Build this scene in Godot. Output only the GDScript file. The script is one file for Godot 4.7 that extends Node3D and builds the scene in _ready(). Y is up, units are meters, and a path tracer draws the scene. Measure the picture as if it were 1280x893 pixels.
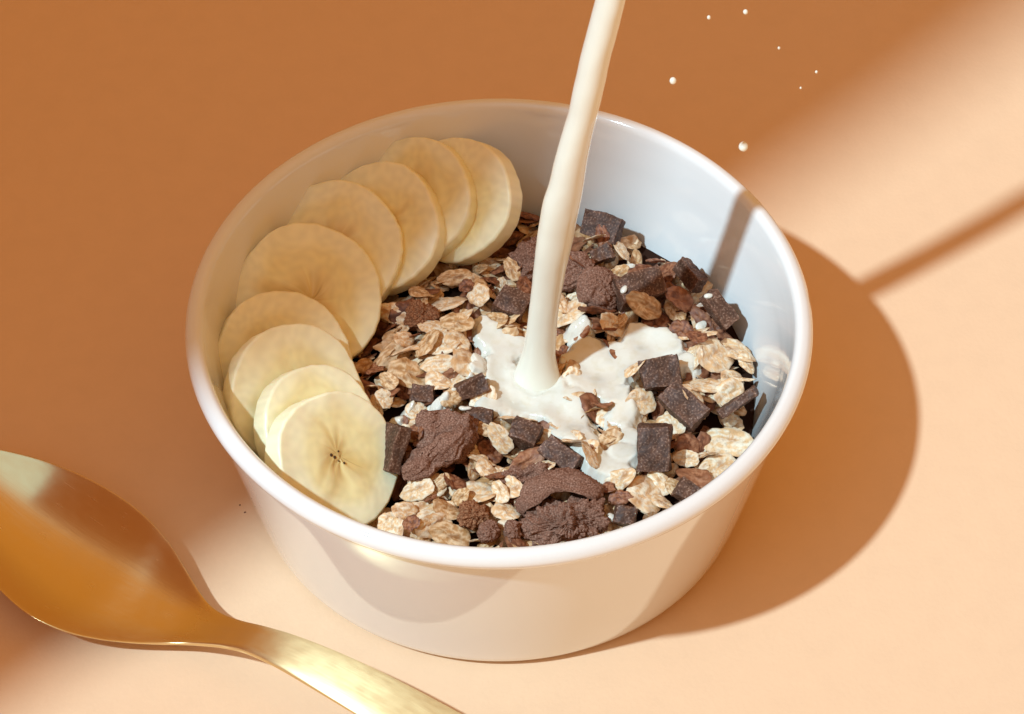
extends Node3D
# A bowl of muesli with banana while milk is poured over it, a brass spoon beside it, in low hard sun.
# Lengths in the lists are millimetres; the scene is in metres (MM).
const MM := 0.001
const GRID := 281            # height map of the muesli heap: half-millimetre cells over 140 mm
const CELL := 0.5
var rng := RandomNumberGenerator.new()
var noise := FastNoiseLite.new()
var heap := PackedFloat32Array()   # heights in mm
var keep := PackedByteArray()      # cells taken by chocolate and other large pieces
var mats := {}

# banana slices, back to front: centre (mm), face normal, radius (mm)
var BANANA = [
	[-11, 46.5, -50.2, -0.5, 0.72, 0.48, 16.3],
	[-22.6, 46.2, -49.9, -0.42, 0.75, 0.5, 16.9],
	[-30.5, 45, -42.1, -0.33, 0.79, 0.51, 16.8],
	[-41.7, 44.5, -35.4, -0.1, 0.85, 0.52, 17.8],
	[-47.1, 43.5, -19.6, 0.15, 0.84, 0.51, 18.8],
	[-51.8, 43, -0.3, 0.33, 0.83, 0.44, 17.2],
	[-47.7, 43.5, 13, 0.47, 0.77, 0.43, 18.2],
	[-41.7, 44, 23.5, 0.53, 0.74, 0.41, 16],
	[-37.2, 45, 33.3, 0.6, 0.7, 0.38, 16.9],
]
# chocolate chunks: centre of the top face (mm), its long direction, its normal, half length, half width, thickness (mm)
var CHOCOLATE = [
	[3.3, 42, -20.2, 0.89, -0.25, 0.38, 0.1, 0.93, 0.36, 3.8, 3.4, 6],
	[25.3, 41, -46.5, 0.92, 0.01, 0.4, -0.26, 0.78, 0.57, 5, 3.3, 5],
	[25.6, 38.5, -39.5, 0.93, 0.17, -0.33, 0, 0.88, 0.47, 2.8, 2.1, 5],
	[35, 42.5, -25.3, 0.95, 0.07, -0.31, 0.05, 0.93, 0.37, 6, 3.8, 7],
	[46.3, 40, -30.4, 0.49, -0.01, 0.87, -0.74, 0.53, 0.42, 4.6, 2.3, 3.5],
	[54.8, 42, -17.2, 0.59, -0.62, 0.52, 0.27, 0.76, 0.59, 4.7, 2.2, 5],
	[38.9, 42.5, 4, 0.98, 0.11, -0.18, 0, 0.86, 0.51, 4.8, 3.7, 5],
	[44.2, 43.5, 14.8, 0.72, -0.3, 0.62, -0.05, 0.87, 0.48, 5.7, 3.4, 6],
	[57.1, 43, 14.4, 0.84, 0.42, -0.33, -0.1, 0.73, 0.68, 5.3, 1.2, 8],
	[36.4, 43.5, 29.3, 0.99, 0.09, 0.12, -0.15, 0.68, 0.72, 3.9, 5.5, 6],
	[44.5, 40.5, 39.1, 0.89, -0.31, 0.32, 0.11, 0.84, 0.53, 2.5, 2.2, 4.5],
	[29.5, 40.5, 46.8, 0.96, -0.15, 0.23, 0, 0.85, 0.53, 2.7, 2.3, 5],
	[6.2, 41.5, 21.6, 0.93, -0.12, 0.35, 0, 0.95, 0.31, 3.6, 2.7, 5.5],
	[14.3, 42, 29.3, 0.79, -0.25, 0.56, -0.11, 0.84, 0.53, 4.8, 2.7, 6],
	[-23.4, 43, 29.1, 0.86, -0.49, -0.14, 0.45, 0.6, 0.65, 1.8, 5.7, 7],
	[-18.5, 39.5, 8, 0.99, -0.05, 0.13, 0, 0.93, 0.36, 2.9, 2.3, 4],
	[-6.5, 42, 8.7, 0.92, 0.27, -0.29, 0.05, 0.65, 0.75, 3.7, 2.1, 5],
	[-4.9, 41, 16.2, 0.98, -0.07, 0.17, 0, 0.93, 0.36, 3.3, 2.2, 4.5],
]
var LUMPS = [
	[-13, 43.5, 23.8, 0.98, -0.01, 0.21, -0.1, 0.86, 0.5, 7, 5.3, 3.5],
	[-13.9, 43.5, 31.3, 0.85, 0.34, -0.4, 0.1, 0.65, 0.75, 9.3, 2.8, 4],
	[15.6, 41, 49.6, 0.99, 0.08, -0.09, 0, 0.76, 0.65, 9.8, 4.7, 5.5],
	[9.5, 42, -33.7, 0.99, -0.07, 0.08, 0, 0.78, 0.62, 5.6, 5.3, 4],
	[5.6, 40.5, 34.7, 0.97, 0.12, -0.2, 0, 0.86, 0.51, 6.6, 2.1, 2],
	[-2.3, 41.5, 52.7, 1, 0, 0, 0, 0.78, 0.62, 2.5, 2.5, 2.8],
	[3.1, 40.5, 51.6, 1, 0, 0, 0, 0.78, 0.62, 2, 2.6, 2.5],
	[-19.2, 40, -16.9, 0.99, -0.09, 0.14, 0, 0.85, 0.53, 3.6, 3.5, 3.2],
	[-6.1, 40, 46.2, 0.97, -0.12, 0.2, 0, 0.85, 0.53, 3.3, 2.3, 2.4],
]
# flakes laid on top of the heap: kind, x, z (mm), half length, half width (mm), turn (degrees)
var FLAKES = [
	[1, -25.5, -7.4, 5.1, 3.1, 38],
	[0, -22.7, -6.1, 4.7, 1.9, 38],
	[0, -14.1, -7.4, 4.3, 3.4, 13],
	[1, -17.6, -6.9, 4.3, 2.6, 58],
	[0, -10, -7.7, 3.3, 2.6, -6],
	[0, -14.6, -1.4, 4.1, 2.9, 6],
	[0, -7, -0.9, 5.2, 4.3, 19],
	[2, -30.6, -1.1, 3.4, 3, -37],
	[1, -22.2, 0.9, 4.7, 3.6, -6],
	[0, -19.2, 36.2, 4.2, 2.4, 10],
	[1, -13.5, 34.7, 2.4, 1.6, 31],
	[2, -10.7, 34.5, 2.9, 2.2, 164],
	[0, -19.7, 41.8, 4.8, 2.1, 19],
	[0, -16.2, 45.7, 4.4, 1.6, 36],
	[0, -15.4, 48.1, 4.7, 1.6, 31],
	[1, -12.3, 42.8, 3.7, 3.5, 24],
	[0, -5.6, 37.7, 5.2, 4.4, 156],
	[1, -11.7, 49.8, 5.2, 3.1, -6],
	[0, -24.8, 47.8, 3.4, 3.2, 156],
	[2, -20.6, 49, 2.4, 2.3, 156],
	[0, 2, 43.5, 3.2, 2.9, -12],
	[0, 3.1, 37.9, 3.6, 2.5, -57],
	[3, 6.5, 28.1, 4.4, 2.6, 27],
	[0, -3.9, 28.8, 3.6, 1.6, -6],
	[2, -2.1, 23.6, 3.2, 3.1, -25],
	[1, -3.4, 19.3, 2.7, 2, -13],
	[0, 4.8, 15.5, 4.6, 1.8, 10],
	[0, 0.4, 22.6, 4.1, 1.6, -37],
	[0, 16.9, 22.3, 3.7, 1.9, -37],
	[0, -2.8, 32, 2.8, 2.1, -25],
	[0, -20.7, 18.1, 3.5, 2.8, 37],
	[0, -19.6, 12.5, 3, 2.9, -25],
	[0, 17.6, 26.1, 4.2, 1.8, -42],
	[0, 21.7, 30.1, 3.4, 2.4, -48],
	[0, 34.8, 38.2, 5.2, 4.9, 64],
	[0, 28.6, 35, 4.6, 2.2, -15],
	[2, 24.5, 35.7, 3.6, 2.5, -37],
	[2, 28.7, 40.4, 2.6, 1.9, 0],
	[0, 39.3, 40.1, 3.5, 2.6, 154],
	[0, 34.4, 9.4, 3.7, 3.1, 22],
	[0, 41, 15.5, 4.3, 3.9, -25],
	[3, 45.3, 22.1, 3.1, 2.5, 0],
	[0, 54.8, 19.8, 6.1, 4.3, -6],
	[0, 52.4, 27.3, 5.5, 3.4, 36],
	[3, 46.3, 31.3, 4.2, 3.2, -13],
	[0, 44.8, 26.1, 3, 2, 0],
	[0, 49.9, 3.5, 4.7, 3.6, -13],
	[0, 47.4, -4, 3.3, 3.2, 63],
	[0, 52.5, -5.3, 5.3, 4.7, 56],
	[0, 58.4, -8.7, 4.7, 4.4, 137],
	[0, 56.8, -0.1, 3.8, 2.6, 21],
	[0, 59.6, -0.6, 3.1, 1.9, 21],
	[0, 55.8, 6.1, 3.9, 3.3, 40],
	[0, 33.2, 2, 3.1, 2.2, 22],
	[3, 24.7, 11.5, 2.7, 2.2, 22],
	[1, 41.5, 35, 2.3, 1.9, -25],
	[4, 32.6, -37.6, 2.7, 2.2, 30],
	[0, 30.7, -42, 3.1, 2, -39],
	[0, 23.8, -43.1, 3.3, 1.6, -13],
	[1, 29.9, -35.6, 2.9, 2, 37],
	[2, 36.3, -36.5, 4.4, 2.8, 32],
	[2, 42.1, -35.4, 3.5, 3.3, -39],
	[3, 44.4, -24.5, 4, 3.8, 21],
	[4, 51.8, -22.8, 3.3, 2.7, 39],
	[0, 48.2, -14.5, 4, 3, 21],
	[2, 24.4, -19.4, 5.4, 2.5, 26],
	[0, 16.9, -20.4, 4.8, 4.1, 31],
	[1, 35.9, -21, 5.1, 2.1, -6],
	[2, 45, -13.8, 2.8, 2.5, -38],
	[2, 7.6, -57.7, 3.3, 2.5, 13],
	[1, 7.3, -48.7, 3.7, 3.1, 22],
	[2, 3.5, -51.5, 3, 2.9, -26],
	[2, 3.7, -42.5, 3.3, 2.8, -49],
	[1, 0.1, -40.6, 2.4, 2.1, 40],
	[2, 0.7, -35.9, 3, 2.7, 13],
	[1, -4.9, -36.5, 3.2, 1.6, -43],
	[1, -11.3, -32.6, 4.4, 2.2, 6],
	[0, -13, -23.7, 5.2, 3.7, 16],
	[0, -6.5, -31.5, 2.8, 2.7, 63],
	[1, -3.1, -27.4, 3.5, 3.1, -26],
	[0, -5.4, -24.2, 3.1, 2.9, -38],
	[2, -8.2, -27.2, 2.1, 1.8, -26],
	[0, -10.7, -13.8, 5.1, 3.6, 26],
	[1, -10.3, -11.4, 3.9, 2.4, 6],
	[0, -23.4, -9.8, 3.1, 2, 32],
	[2, -21.3, -12.2, 2.6, 1.9, -37],
	[0, -16.6, -13.5, 3.2, 2.8, -19],
	[1, -0.8, -16.1, 3.9, 2.4, -37],
	[0, 15, -22.6, 3.2, 2.3, -49],
	[2, 19.9, -34.8, 4.2, 4.2, 63],
	[1, 13.3, -54.6, 2.2, 2, -38],
	[2, 15.3, -52.3, 3, 2.4, 26],
	[2, 13.2, -46.7, 2.8, 2.4, -49],
	[2, -2.5, -31.5, 2.5, 2.4, 90],
	[1, 3.1, -32.9, 2.9, 2, -58],
	[2, 6.1, -27.4, 2.4, 2.1, -13],
	[2, 39.3, -40.6, 2.8, 2.3, -39],
	[0, 50.6, -11.4, 3, 2.7, -38],
	[2, 48.1, -8.2, 2.9, 2.5, 25],
	[0, 60.7, -4.8, 2.8, 2, -59],
	[0, 49.8, 24.6, 2.7, 2.2, -25],
	[2, 12.6, 34.5, 2.7, 2.2, -12],
	[0, 6.9, 37.4, 3.1, 2.3, -36],
	[1, -9.1, 39.4, 2.7, 2.3, -25],
	[0, -22.2, 44.2, 3.3, 2.3, 25],
	[2, -0.7, 34.5, 2.6, 2.1, 25],
	[0, 0.3, 39.4, 2.8, 2, -65],
	[2, -16.1, 39.4, 1.9, 1.9, 77],
	[1, -27, 4.3, 2.9, 2, -47],
	[0, -27.8, 9.4, 2.4, 2.4, -25],
	[2, -19.8, 22.6, 2.5, 2.1, -36],
	[1, -11.4, 10.7, 2.8, 2.2, 25],
	[0, -14.7, 4.3, 3.1, 2.5, -25],
	[1, 3.1, 11, 2.7, 2.3, -13],
]
# milk: discs (x, z, radius in mm) whose union is the spill
var SPILL = [
	[-3.8, -16.5, 2],
	[-2.4, -12.2, 3.6],
	[0.9, -8.2, 4.1],
	[4.5, -9.6, 3.2],
	[-0, -3, 3.6],
	[-0.8, 1.2, 2.7],
	[3.3, 2.2, 4.5],
	[0.4, 5.8, 2.3],
	[8.7, 4.3, 5.4],
	[-0.8, 10.4, 4.1],
	[-3.4, 11.7, 2],
	[4.1, 8.9, 5],
	[9.5, 9.4, 5],
	[14.8, 11.4, 5.4],
	[18, 8.4, 4.5],
	[17.1, 16.5, 4.5],
	[18.6, 20, 4.1],
	[16.3, 19.3, 3.6],
	[20.6, 23.3, 3.8],
	[23.4, 28.8, 3.6],
	[26, 31.2, 2.5],
	[28.8, 31.2, 2.5],
	[29.5, 25.8, 3.6],
	[31.4, 20, 2.9],
	[29.4, 14, 3.6],
	[28.2, 6.6, 3.8],
	[30.6, 11.2, 2.9],
	[22.1, 2.4, 4.5],
	[19, -0.4, 3.6],
	[25.1, -0.1, 5.4],
	[29.6, -5.4, 6.1],
	[35.4, -9, 5.4],
	[39.4, -11.7, 4.5],
	[42.2, -9, 2.9],
	[45.9, -3.3, 2.7],
	[33.9, -14.3, 2.9],
	[22.2, -7.5, 5],
	[17.9, -5.9, 2.9],
	[42.6, -3.3, 2.3],
	[12.8, 3.5, 3.6],
	[20.8, -16.2, 1.8],
	[18.8, -14.9, 1.6],
]
var DRIP_SHORT = [
	[-26, 15.7, 1.6],
	[-24.4, 14.5, 2],
	[-22.5, 12.2, 1.6],
	[-21.2, 10.7, 0.9],
]
var DRIP_LONG = [
	[-15, 11.9, 1.8],
	[-13.1, 10.4, 1.2],
	[-11.2, 8.6, 1],
	[-8.9, 6.1, 1],
	[-6.6, 3.5, 1.2],
	[-5.1, 0.1, 1.8],
	[-4.7, -2.7, 2],
]
var DROPS = [
	[-8, 14.7, 1.5],
	[30.8, -23.7, 1.2],
	[45.8, -17.3, 1.1],
	[50, -17, 1.6],
	[26.7, 45.9, 1.4],
	[51.4, -19.1, 1],
]
# milk stream: centre (mm) and radius (mm) from the splash upwards
var STREAM = [
	[9, 35.3, 0.5, 6.27],
	[9.3, 41.7, -0.1, 4.54],
	[9.9, 47.5, -0.7, 3.86],
	[10.4, 55.3, -1.4, 3.64],
	[11.1, 62.9, -2.2, 3.71],
	[12, 70.5, -3, 4.06],
	[12.9, 78, -3.6, 4.49],
	[13.8, 85.3, -4.4, 4.74],
	[14.6, 91.3, -5, 4.81],
	[15.7, 97.4, -5.6, 4.6],
	[16.7, 104.5, -6.3, 4.31],
	[17.9, 111.5, -7.1, 4.11],
	[19.3, 118.4, -7.8, 3.99],
	[20.6, 126.4, -8.6, 4.06],
	[22.1, 135.3, -9.6, 4.03],
	[23.6, 143, -10.5, 4],
	[24.8, 149.5, -11.2, 3.9],
	[26.6, 159.1, -12.3, 3.87],
	[28.3, 169.6, -13.6, 3.92],
	[30.1, 180.8, -14.9, 3.89],
	[32.2, 196.7, -16.9, 3.93],
	[35.5, 217.1, -17.9, 3.95],
]
# milk droplets in the air: centre, radius (mm)
var AIR_DROPS = [
	[35.5, 184, 50.7, 0.68],
	[51.7, 154, 39.2, 0.99],
	[44.5, 172, 18.9, 0.4],
	[53.7, 158, 1.9, 0.54],
	[62.2, 142, -3.8, 0.3],
	[72.1, 126, -13, 0.32],
	[67.5, 132, -1.5, 0.26],
]
# specks: [[-64.8, 0.0, 10.9], [-63.5, 0.0, 13.2], [-64.1, 0.0, 37.6], [-78.1, 0.0, 27.4]]
# wall drops: [[60.9, 45.0, -24.9], [66.2, 45.0, -0.3], [64.9, 45.0, 10.0], [62.0, 45.0, 15.1]]

# ---------------------------------------------------------------- naming and tagging
func tag(o: Node, label := "", category := "", group := "", kind := "") -> Node:
	if label: o.set_meta("label", label)
	if category: o.set_meta("category", category)
	if group: o.set_meta("group", group)
	if kind: o.set_meta("kind", kind)
	return o

var used := {}
func numbered(called: String) -> String:
	var n: int = used.get(called, 0)
	used[called] = n + 1
	return called if n == 0 else "%s_%03d" % [called, n]

func put(called: String, mesh: Mesh, mat: Material, parent: Node = null, at := Transform3D()) -> MeshInstance3D:
	var o := MeshInstance3D.new()
	o.mesh = mesh
	if mat: o.material_override = mat
	o.transform = at
	if parent == null:
		o.name = numbered(called)
		add_child(o, true)
	else:
		o.name = called
		var k := 0
		while parent.has_node(NodePath(o.name)):
			k += 1
			o.name = "%s_%03d" % [called, k]
		parent.add_child(o, true)
	return o

func thing(called: String, at := Transform3D()) -> Node3D:
	var o := Node3D.new()
	o.name = numbered(called)
	o.transform = at
	add_child(o, true)
	return o

# ---------------------------------------------------------------- meshes
func lin(r: float, g: float, b: float) -> Color:
	return Color(r, g, b).linear_to_srgb()

# vertices, counter-clockwise triangles, optional colours and texture coordinates -> smooth mesh
func make(v: PackedVector3Array, f: PackedInt32Array, col := PackedColorArray(), uv := PackedVector2Array(), nrm := PackedVector3Array()) -> ArrayMesh:
	var n := nrm
	if n.is_empty():
		n.resize(v.size())
		for i in range(0, f.size(), 3):
			var c := (v[f[i + 1]] - v[f[i]]).cross(v[f[i + 2]] - v[f[i]])
			n[f[i]] += c
			n[f[i + 1]] += c
			n[f[i + 2]] += c
		for i in n.size():
			n[i] = n[i].normalized() if n[i].length_squared() > 0.0 else Vector3.UP
	var g := f.duplicate()
	for i in range(0, g.size(), 3):
		var t := g[i + 1]
		g[i + 1] = g[i + 2]
		g[i + 2] = t
	var a := []
	a.resize(Mesh.ARRAY_MAX)
	a[Mesh.ARRAY_VERTEX] = v
	a[Mesh.ARRAY_NORMAL] = n
	a[Mesh.ARRAY_INDEX] = g
	if col.size(): a[Mesh.ARRAY_COLOR] = col
	if uv.size(): a[Mesh.ARRAY_TEX_UV] = uv
	var m := ArrayMesh.new()
	m.add_surface_from_arrays(Mesh.PRIMITIVE_TRIANGLES, a)
	return m

func smooth_curve(p: Array, steps: int) -> Array:
	var out := []
	for i in p.size() - 1:
		var a: Vector2 = p[maxi(i - 1, 0)]
		var b: Vector2 = p[i]
		var c: Vector2 = p[i + 1]
		var d: Vector2 = p[mini(i + 2, p.size() - 1)]
		for k in steps:
			out.append(b.cubic_interpolate(c, a, d, float(k) / steps))
	out.append(p[p.size() - 1])
	return out

# profile of (radius, height) in mm, turned round the y axis; outside is on the right of its direction of travel
func lathe(profile: Array, segs: int) -> ArrayMesh:
	var v := PackedVector3Array()
	var nr := PackedVector3Array()
	var f := PackedInt32Array()
	var n := profile.size()
	for i in n:
		var p: Vector2 = profile[i]
		var t: Vector2 = profile[mini(i + 1, n - 1)] - profile[maxi(i - 1, 0)]
		var o := Vector2(t.y, -t.x).normalized()
		for j in segs + 1:
			var an := TAU * j / segs
			v.append(Vector3(p.x * cos(an), p.y, p.x * sin(an)) * MM)
			nr.append(Vector3(o.x * cos(an), o.y, o.x * sin(an)))
	for i in n - 1:
		for j in segs:
			var a := i * (segs + 1) + j
			var b := a + segs + 1
			f.append_array([a, b, a + 1, a + 1, b, b + 1])
	return make(v, f, PackedColorArray(), PackedVector2Array(), nr)

# a thin curled flake, half length 1 along x and half width 1 along z (both scaled later); colours are linear
func flake_mesh(sd: int, la: float, lb: float, rings: int, segs: int, base: Color, pale: Color, dark: Color, rough: float) -> ArrayMesh:
	var r := RandomNumberGenerator.new()
	r.seed = sd * 7919 + 13
	var off := Vector3(r.randf() * 900.0, r.randf() * 900.0, r.randf() * 900.0)
	var c1 := r.randf_range(-0.5, 0.7)
	var c2 := r.randf_range(-0.9, 0.5)
	var twist := r.randf_range(-0.35, 0.35)
	var crease := r.randf_range(0.1, 0.4)
	var bend := r.randf_range(-0.35, 0.35)
	var tone := r.randf_range(0.86, 1.02)
	var v := PackedVector3Array()
	var col := PackedColorArray()
	var f := PackedInt32Array()
	for side in 2:
		for i in rings + 1:
			var q := float(i) / rings
			for j in segs:
				var an := TAU * j / segs
				var cx := cos(an)
				var cz := sin(an)
				var pointed := 1.0 - 0.10 * pow(absf(cz), 3.0) + 0.06 * pow(absf(cx), 6.0)
				var rim := pointed * (1.0 + 0.13 * noise.get_noise_3d(cx * 45.0 + off.x, cz * 45.0, off.y) + 0.07 * rough * noise.get_noise_3d(cx * 190.0, cz * 190.0 + off.y, off.z))
				if q > 0.99: rim *= 1.0 + 0.07 * rough * noise.get_noise_2d(an * 180.0, off.x)
				var x := la * q * cx * rim
				var z := lb * q * cz * rim
				var wr := noise.get_noise_3d(x * 28.0 + off.x, z * 45.0 + off.z, off.y)
				var fine := noise.get_noise_3d(x * 95.0 + off.x, z * 130.0 + off.z, off.y + 50.0)
				var line := exp(-pow((z - bend * x * 0.3 + 0.2 * wr) / 0.38, 2.0)) * (1.0 - q * q)
				var h := c1 * pow(x / la, 2.0) * 0.7 + c2 * pow(z / lb, 2.0) * 0.5 + twist * x * z / lb + 0.24 * wr * rough + 0.10 * fine * rough * (1.0 if side == 0 else 0.4)
				var th := 0.32 * sqrt(maxf(0.0, 1.0 - pow(q, 6.0)))
				var y := h + (th - crease * line if side == 0 else -th)
				v.append(Vector3(x, y, z) * MM)
				var cr := noise.get_noise_3d(x * 60.0 + off.z, z * 110.0 + off.y, off.x)
				var c := base.lerp(pale, clampf(cr * 2.6 + 0.18 + fine * 0.8, 0.0, 1.0))
				var vein := clampf(1.0 - 5.5 * absf(noise.get_noise_3d(x * 48.0 + off.y, z * 85.0 + off.x, off.z)), 0.0, 1.0)
				c = c.lerp(pale * 1.03, minf(1.0, vein * 1.25) * 0.85)
				c = c.lerp(dark, clampf(line * 0.38 + maxf(0.0, wr * 1.3 - 0.25) + (0.3 if q > 0.99 else 0.0), 0.0, 0.75) * (1.0 - 0.5 * vein))
				col.append(Color(c.r * tone, c.g * tone, c.b * tone))
		var o := side * (rings + 1) * segs
		for i in rings:
			for j in segs:
				var a := o + i * segs + j
				var b := o + i * segs + (j + 1) % segs
				var c2i := a + segs
				var d := b + segs
				if side == 0:
					f.append_array([a, b, c2i, b, d, c2i])
				else:
					f.append_array([a, c2i, b, b, c2i, d])
	return make(v, f, col)

# a box with rounded, slightly uneven edges: full size in mm
func block_mesh(size: Vector3, round_r: float, sd: int, uneven: float, cuts := 12) -> ArrayMesh:
	var v := PackedVector3Array()
	var col := PackedColorArray()
	var f := PackedInt32Array()
	var half := size / 2.0
	var off := Vector3(sd * 31.7, sd * 17.3, sd * 53.9)
	var axes := [[Vector3.RIGHT, Vector3.UP, Vector3.BACK], [Vector3.LEFT, Vector3.BACK, Vector3.UP], [Vector3.UP, Vector3.BACK, Vector3.RIGHT], [Vector3.DOWN, Vector3.RIGHT, Vector3.BACK], [Vector3.BACK, Vector3.RIGHT, Vector3.UP], [Vector3.FORWARD, Vector3.UP, Vector3.RIGHT]]
	for ax in axes:
		var o := v.size()
		for i in cuts + 1:
			for j in cuts + 1:
				var s := sin((float(i) / cuts - 0.5) * PI) * 0.35 + (float(i) / cuts * 2.0 - 1.0) * 0.65
				var t := sin((float(j) / cuts - 0.5) * PI) * 0.35 + (float(j) / cuts * 2.0 - 1.0) * 0.65
				var p: Vector3 = (ax[0] + ax[1] * s + ax[2] * t) * half
				var taper := 1.0 + 0.10 * (-p.y / half.y) * 0.5
				p.x *= taper
				p.z *= taper
				var inner := p.clamp(-half + Vector3.ONE * round_r, half - Vector3.ONE * round_r)
				var e := p - inner
				if e.length() > 0.0001: p = inner + e.normalized() * minf(e.length(), round_r)
				var q := p * 14.0 + off
				p += Vector3(noise.get_noise_3dv(q), noise.get_noise_3dv(q + Vector3(99, 0, 0)), noise.get_noise_3dv(q + Vector3(0, 99, 0))) * uneven * 2.2
				q = p * 70.0 + off
				p += Vector3(noise.get_noise_3dv(q), noise.get_noise_3dv(q + Vector3(99, 0, 0)), noise.get_noise_3dv(q + Vector3(0, 99, 0))) * uneven
				v.append(p * MM)
				var dust := clampf(0.60 + 0.30 * smoothstep(0.78, 1.0, maxf(absf(s), absf(t))) + 0.30 * noise.get_noise_3dv(p * 30.0 + off * 3.0) + 0.10 * sin(sd * 2.4), 0.4, 1.0)
				col.append(grey(dust))
		for i in cuts:
			for j in cuts:
				var a := o + i * (cuts + 1) + j
				var b := a + cuts + 1
				f.append_array([a, b, a + 1, a + 1, b, b + 1])
	return make(v, f, col)

# an irregular lump: half sizes in mm
func lump_mesh(half: Vector3, sd: int, coarse: float, fine: float, square := 2.4, n := 36) -> ArrayMesh:
	var v := PackedVector3Array()
	var f := PackedInt32Array()
	var off := Vector3(sd * 41.1, sd * 23.9, sd * 67.3)
	for i in n + 1:
		var la := PI * (float(i) / n - 0.5)
		for j in n * 2:
			var lo := TAU * j / (n * 2)
			var d := Vector3(cos(la) * cos(lo), sin(la), cos(la) * sin(lo))
			var k := pow(pow(absf(d.x), square) + pow(absf(d.y), square) + pow(absf(d.z), square), -1.0 / square)
			var p := d * k * half
			var g := noise.get_noise_3dv(p * 17.0 + off) * coarse + noise.get_noise_3dv(p * 42.0 + off * 2.0) * coarse * 0.6 + noise.get_noise_3dv(p * 120.0 + off) * fine + noise.get_noise_3dv(p * 260.0 + off) * fine * 0.7
			v.append((p + d * g) * MM)
	for i in n:
		for j in n * 2:
			var a := i * n * 2 + j
			var b := i * n * 2 + (j + 1) % (n * 2)
			f.append_array([a, a + n * 2, b, b, a + n * 2, b + n * 2])
	return make(v, f)

# a broken hollow cereal shell: a bowl-shaped piece of a rough ball with a torn edge
func shell_mesh(half: Vector3, reach: float, thick: float, sd: int) -> ArrayMesh:
	var v := PackedVector3Array()
	var f := PackedInt32Array()
	var off := Vector3(sd * 19.1, sd * 83.3, sd * 7.7)
	var n := 26
	var m := 56
	for side in 2:
		for i in n + 1:
			for j in m:
				var lo := TAU * j / m
				var torn := reach * (1.0 + 0.22 * noise.get_noise_2d(cos(lo) * 60.0 + off.x, sin(lo) * 60.0 + off.y))
				var la := torn * i / n
				var d := Vector3(sin(la) * cos(lo), cos(la), sin(la) * sin(lo))
				var p := d * half
				var g := noise.get_noise_3dv(p * 22.0 + off) * 0.55 + noise.get_noise_3dv(p * 110.0 + off) * 0.45 + noise.get_noise_3dv(p * 240.0 + off) * 0.25
				var edge := sqrt(maxf(0.0, 1.0 - pow(float(i) / n, 8.0)))
				v.append((p + d * (g + (0.5 if side == 0 else -0.5) * thick * edge)) * MM)
		var o := side * (n + 1) * m
		for i in n:
			for j in m:
				var a := o + i * m + j
				var b := o + i * m + (j + 1) % m
				if side == 0:
					f.append_array([a, b, a + m, b, b + m, a + m])
				else:
					f.append_array([a, a + m, b, b, a + m, b + m])
	return make(v, f)

# a tube through points with radii; flat < 1 flattens it across
func tube_mesh(pts: Array, radii: Array, segs: int, flat := 1.0, turn := 0.0, per := 5) -> ArrayMesh:
	var v := PackedVector3Array()
	var f := PackedInt32Array()
	var c := Curve3D.new()
	var path := []
	for i in pts.size() - 1:
		for k in per:
			var w := float(k) / per
			var a: Vector3 = pts[maxi(i - 1, 0)]
			var b: Vector3 = pts[i]
			var d: Vector3 = pts[i + 1]
			var e: Vector3 = pts[mini(i + 2, pts.size() - 1)]
			var r0: float = radii[maxi(i - 1, 0)]
			var r3: float = radii[mini(i + 2, pts.size() - 1)]
			path.append([b.cubic_interpolate(d, a, e, w), cubic_interpolate(radii[i], radii[i + 1], r0, r3, w)])
	path.append([pts[pts.size() - 1], radii[pts.size() - 1]])
	var n := path.size()
	for i in n:
		var p: Vector3 = path[i][0]
		var t: Vector3 = (path[mini(i + 1, n - 1)][0] - path[maxi(i - 1, 0)][0]).normalized()
		var x := t.cross(Vector3.BACK).normalized()
		var z := t.cross(x)
		for j in segs:
			var an := TAU * j / segs
			var o := (x * cos(an) + z * sin(an) * flat).rotated(t, turn * i / n)
			v.append((p + o * path[i][1] * (1.0 + 0.025 * noise.get_noise_3d(p.y * 9.0, cos(an) * 40.0, sin(an) * 40.0) + 0.012 * noise.get_noise_3d(p.y * 22.0, cos(an) * 90.0, sin(an) * 90.0 + 50.0))) * MM)
	v.append(Vector3(path[0][0]) * MM)
	v.append(Vector3(path[n - 1][0]) * MM)
	for i in n - 1:
		for j in segs:
			var a := i * segs + j
			var b := i * segs + (j + 1) % segs
			f.append_array([a, a + segs, b, b, a + segs, b + segs])
	for j in segs:
		f.append_array([n * segs, j, (j + 1) % segs])
		f.append_array([n * segs + 1, (n - 1) * segs + (j + 1) % segs, (n - 1) * segs + j])
	return make(v, f)

# ---------------------------------------------------------------- materials
func noise_texture(freq: float, sd: int, size := 256, ramp: Gradient = null, normal := false, strength := 4.0, kind := FastNoiseLite.TYPE_SIMPLEX_SMOOTH, oct := 4) -> NoiseTexture2D:
	var n := FastNoiseLite.new()
	n.seed = sd
	n.noise_type = kind
	n.frequency = freq
	n.fractal_octaves = oct
	var t := NoiseTexture2D.new()
	t.width = size
	t.height = size
	t.seamless = true
	t.noise = n
	t.as_normal_map = normal
	t.bump_strength = strength
	if ramp: t.color_ramp = ramp
	return t

func ramp(stops: Array) -> Gradient:
	var g := Gradient.new()
	var o := PackedFloat32Array()
	var c := PackedColorArray()
	for s in stops:
		o.append(s[0])
		c.append(s[1])
	g.offsets = o
	g.colors = c
	return g

func material(color: Color, rough: float, spec := 0.5) -> StandardMaterial3D:
	var m := StandardMaterial3D.new()
	m.albedo_color = color
	m.roughness = rough
	m.metallic_specular = spec
	return m

func triplanar(m: StandardMaterial3D, per_metre: float) -> StandardMaterial3D:
	m.uv1_triplanar = true
	m.uv1_scale = Vector3.ONE * per_metre
	return m

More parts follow.
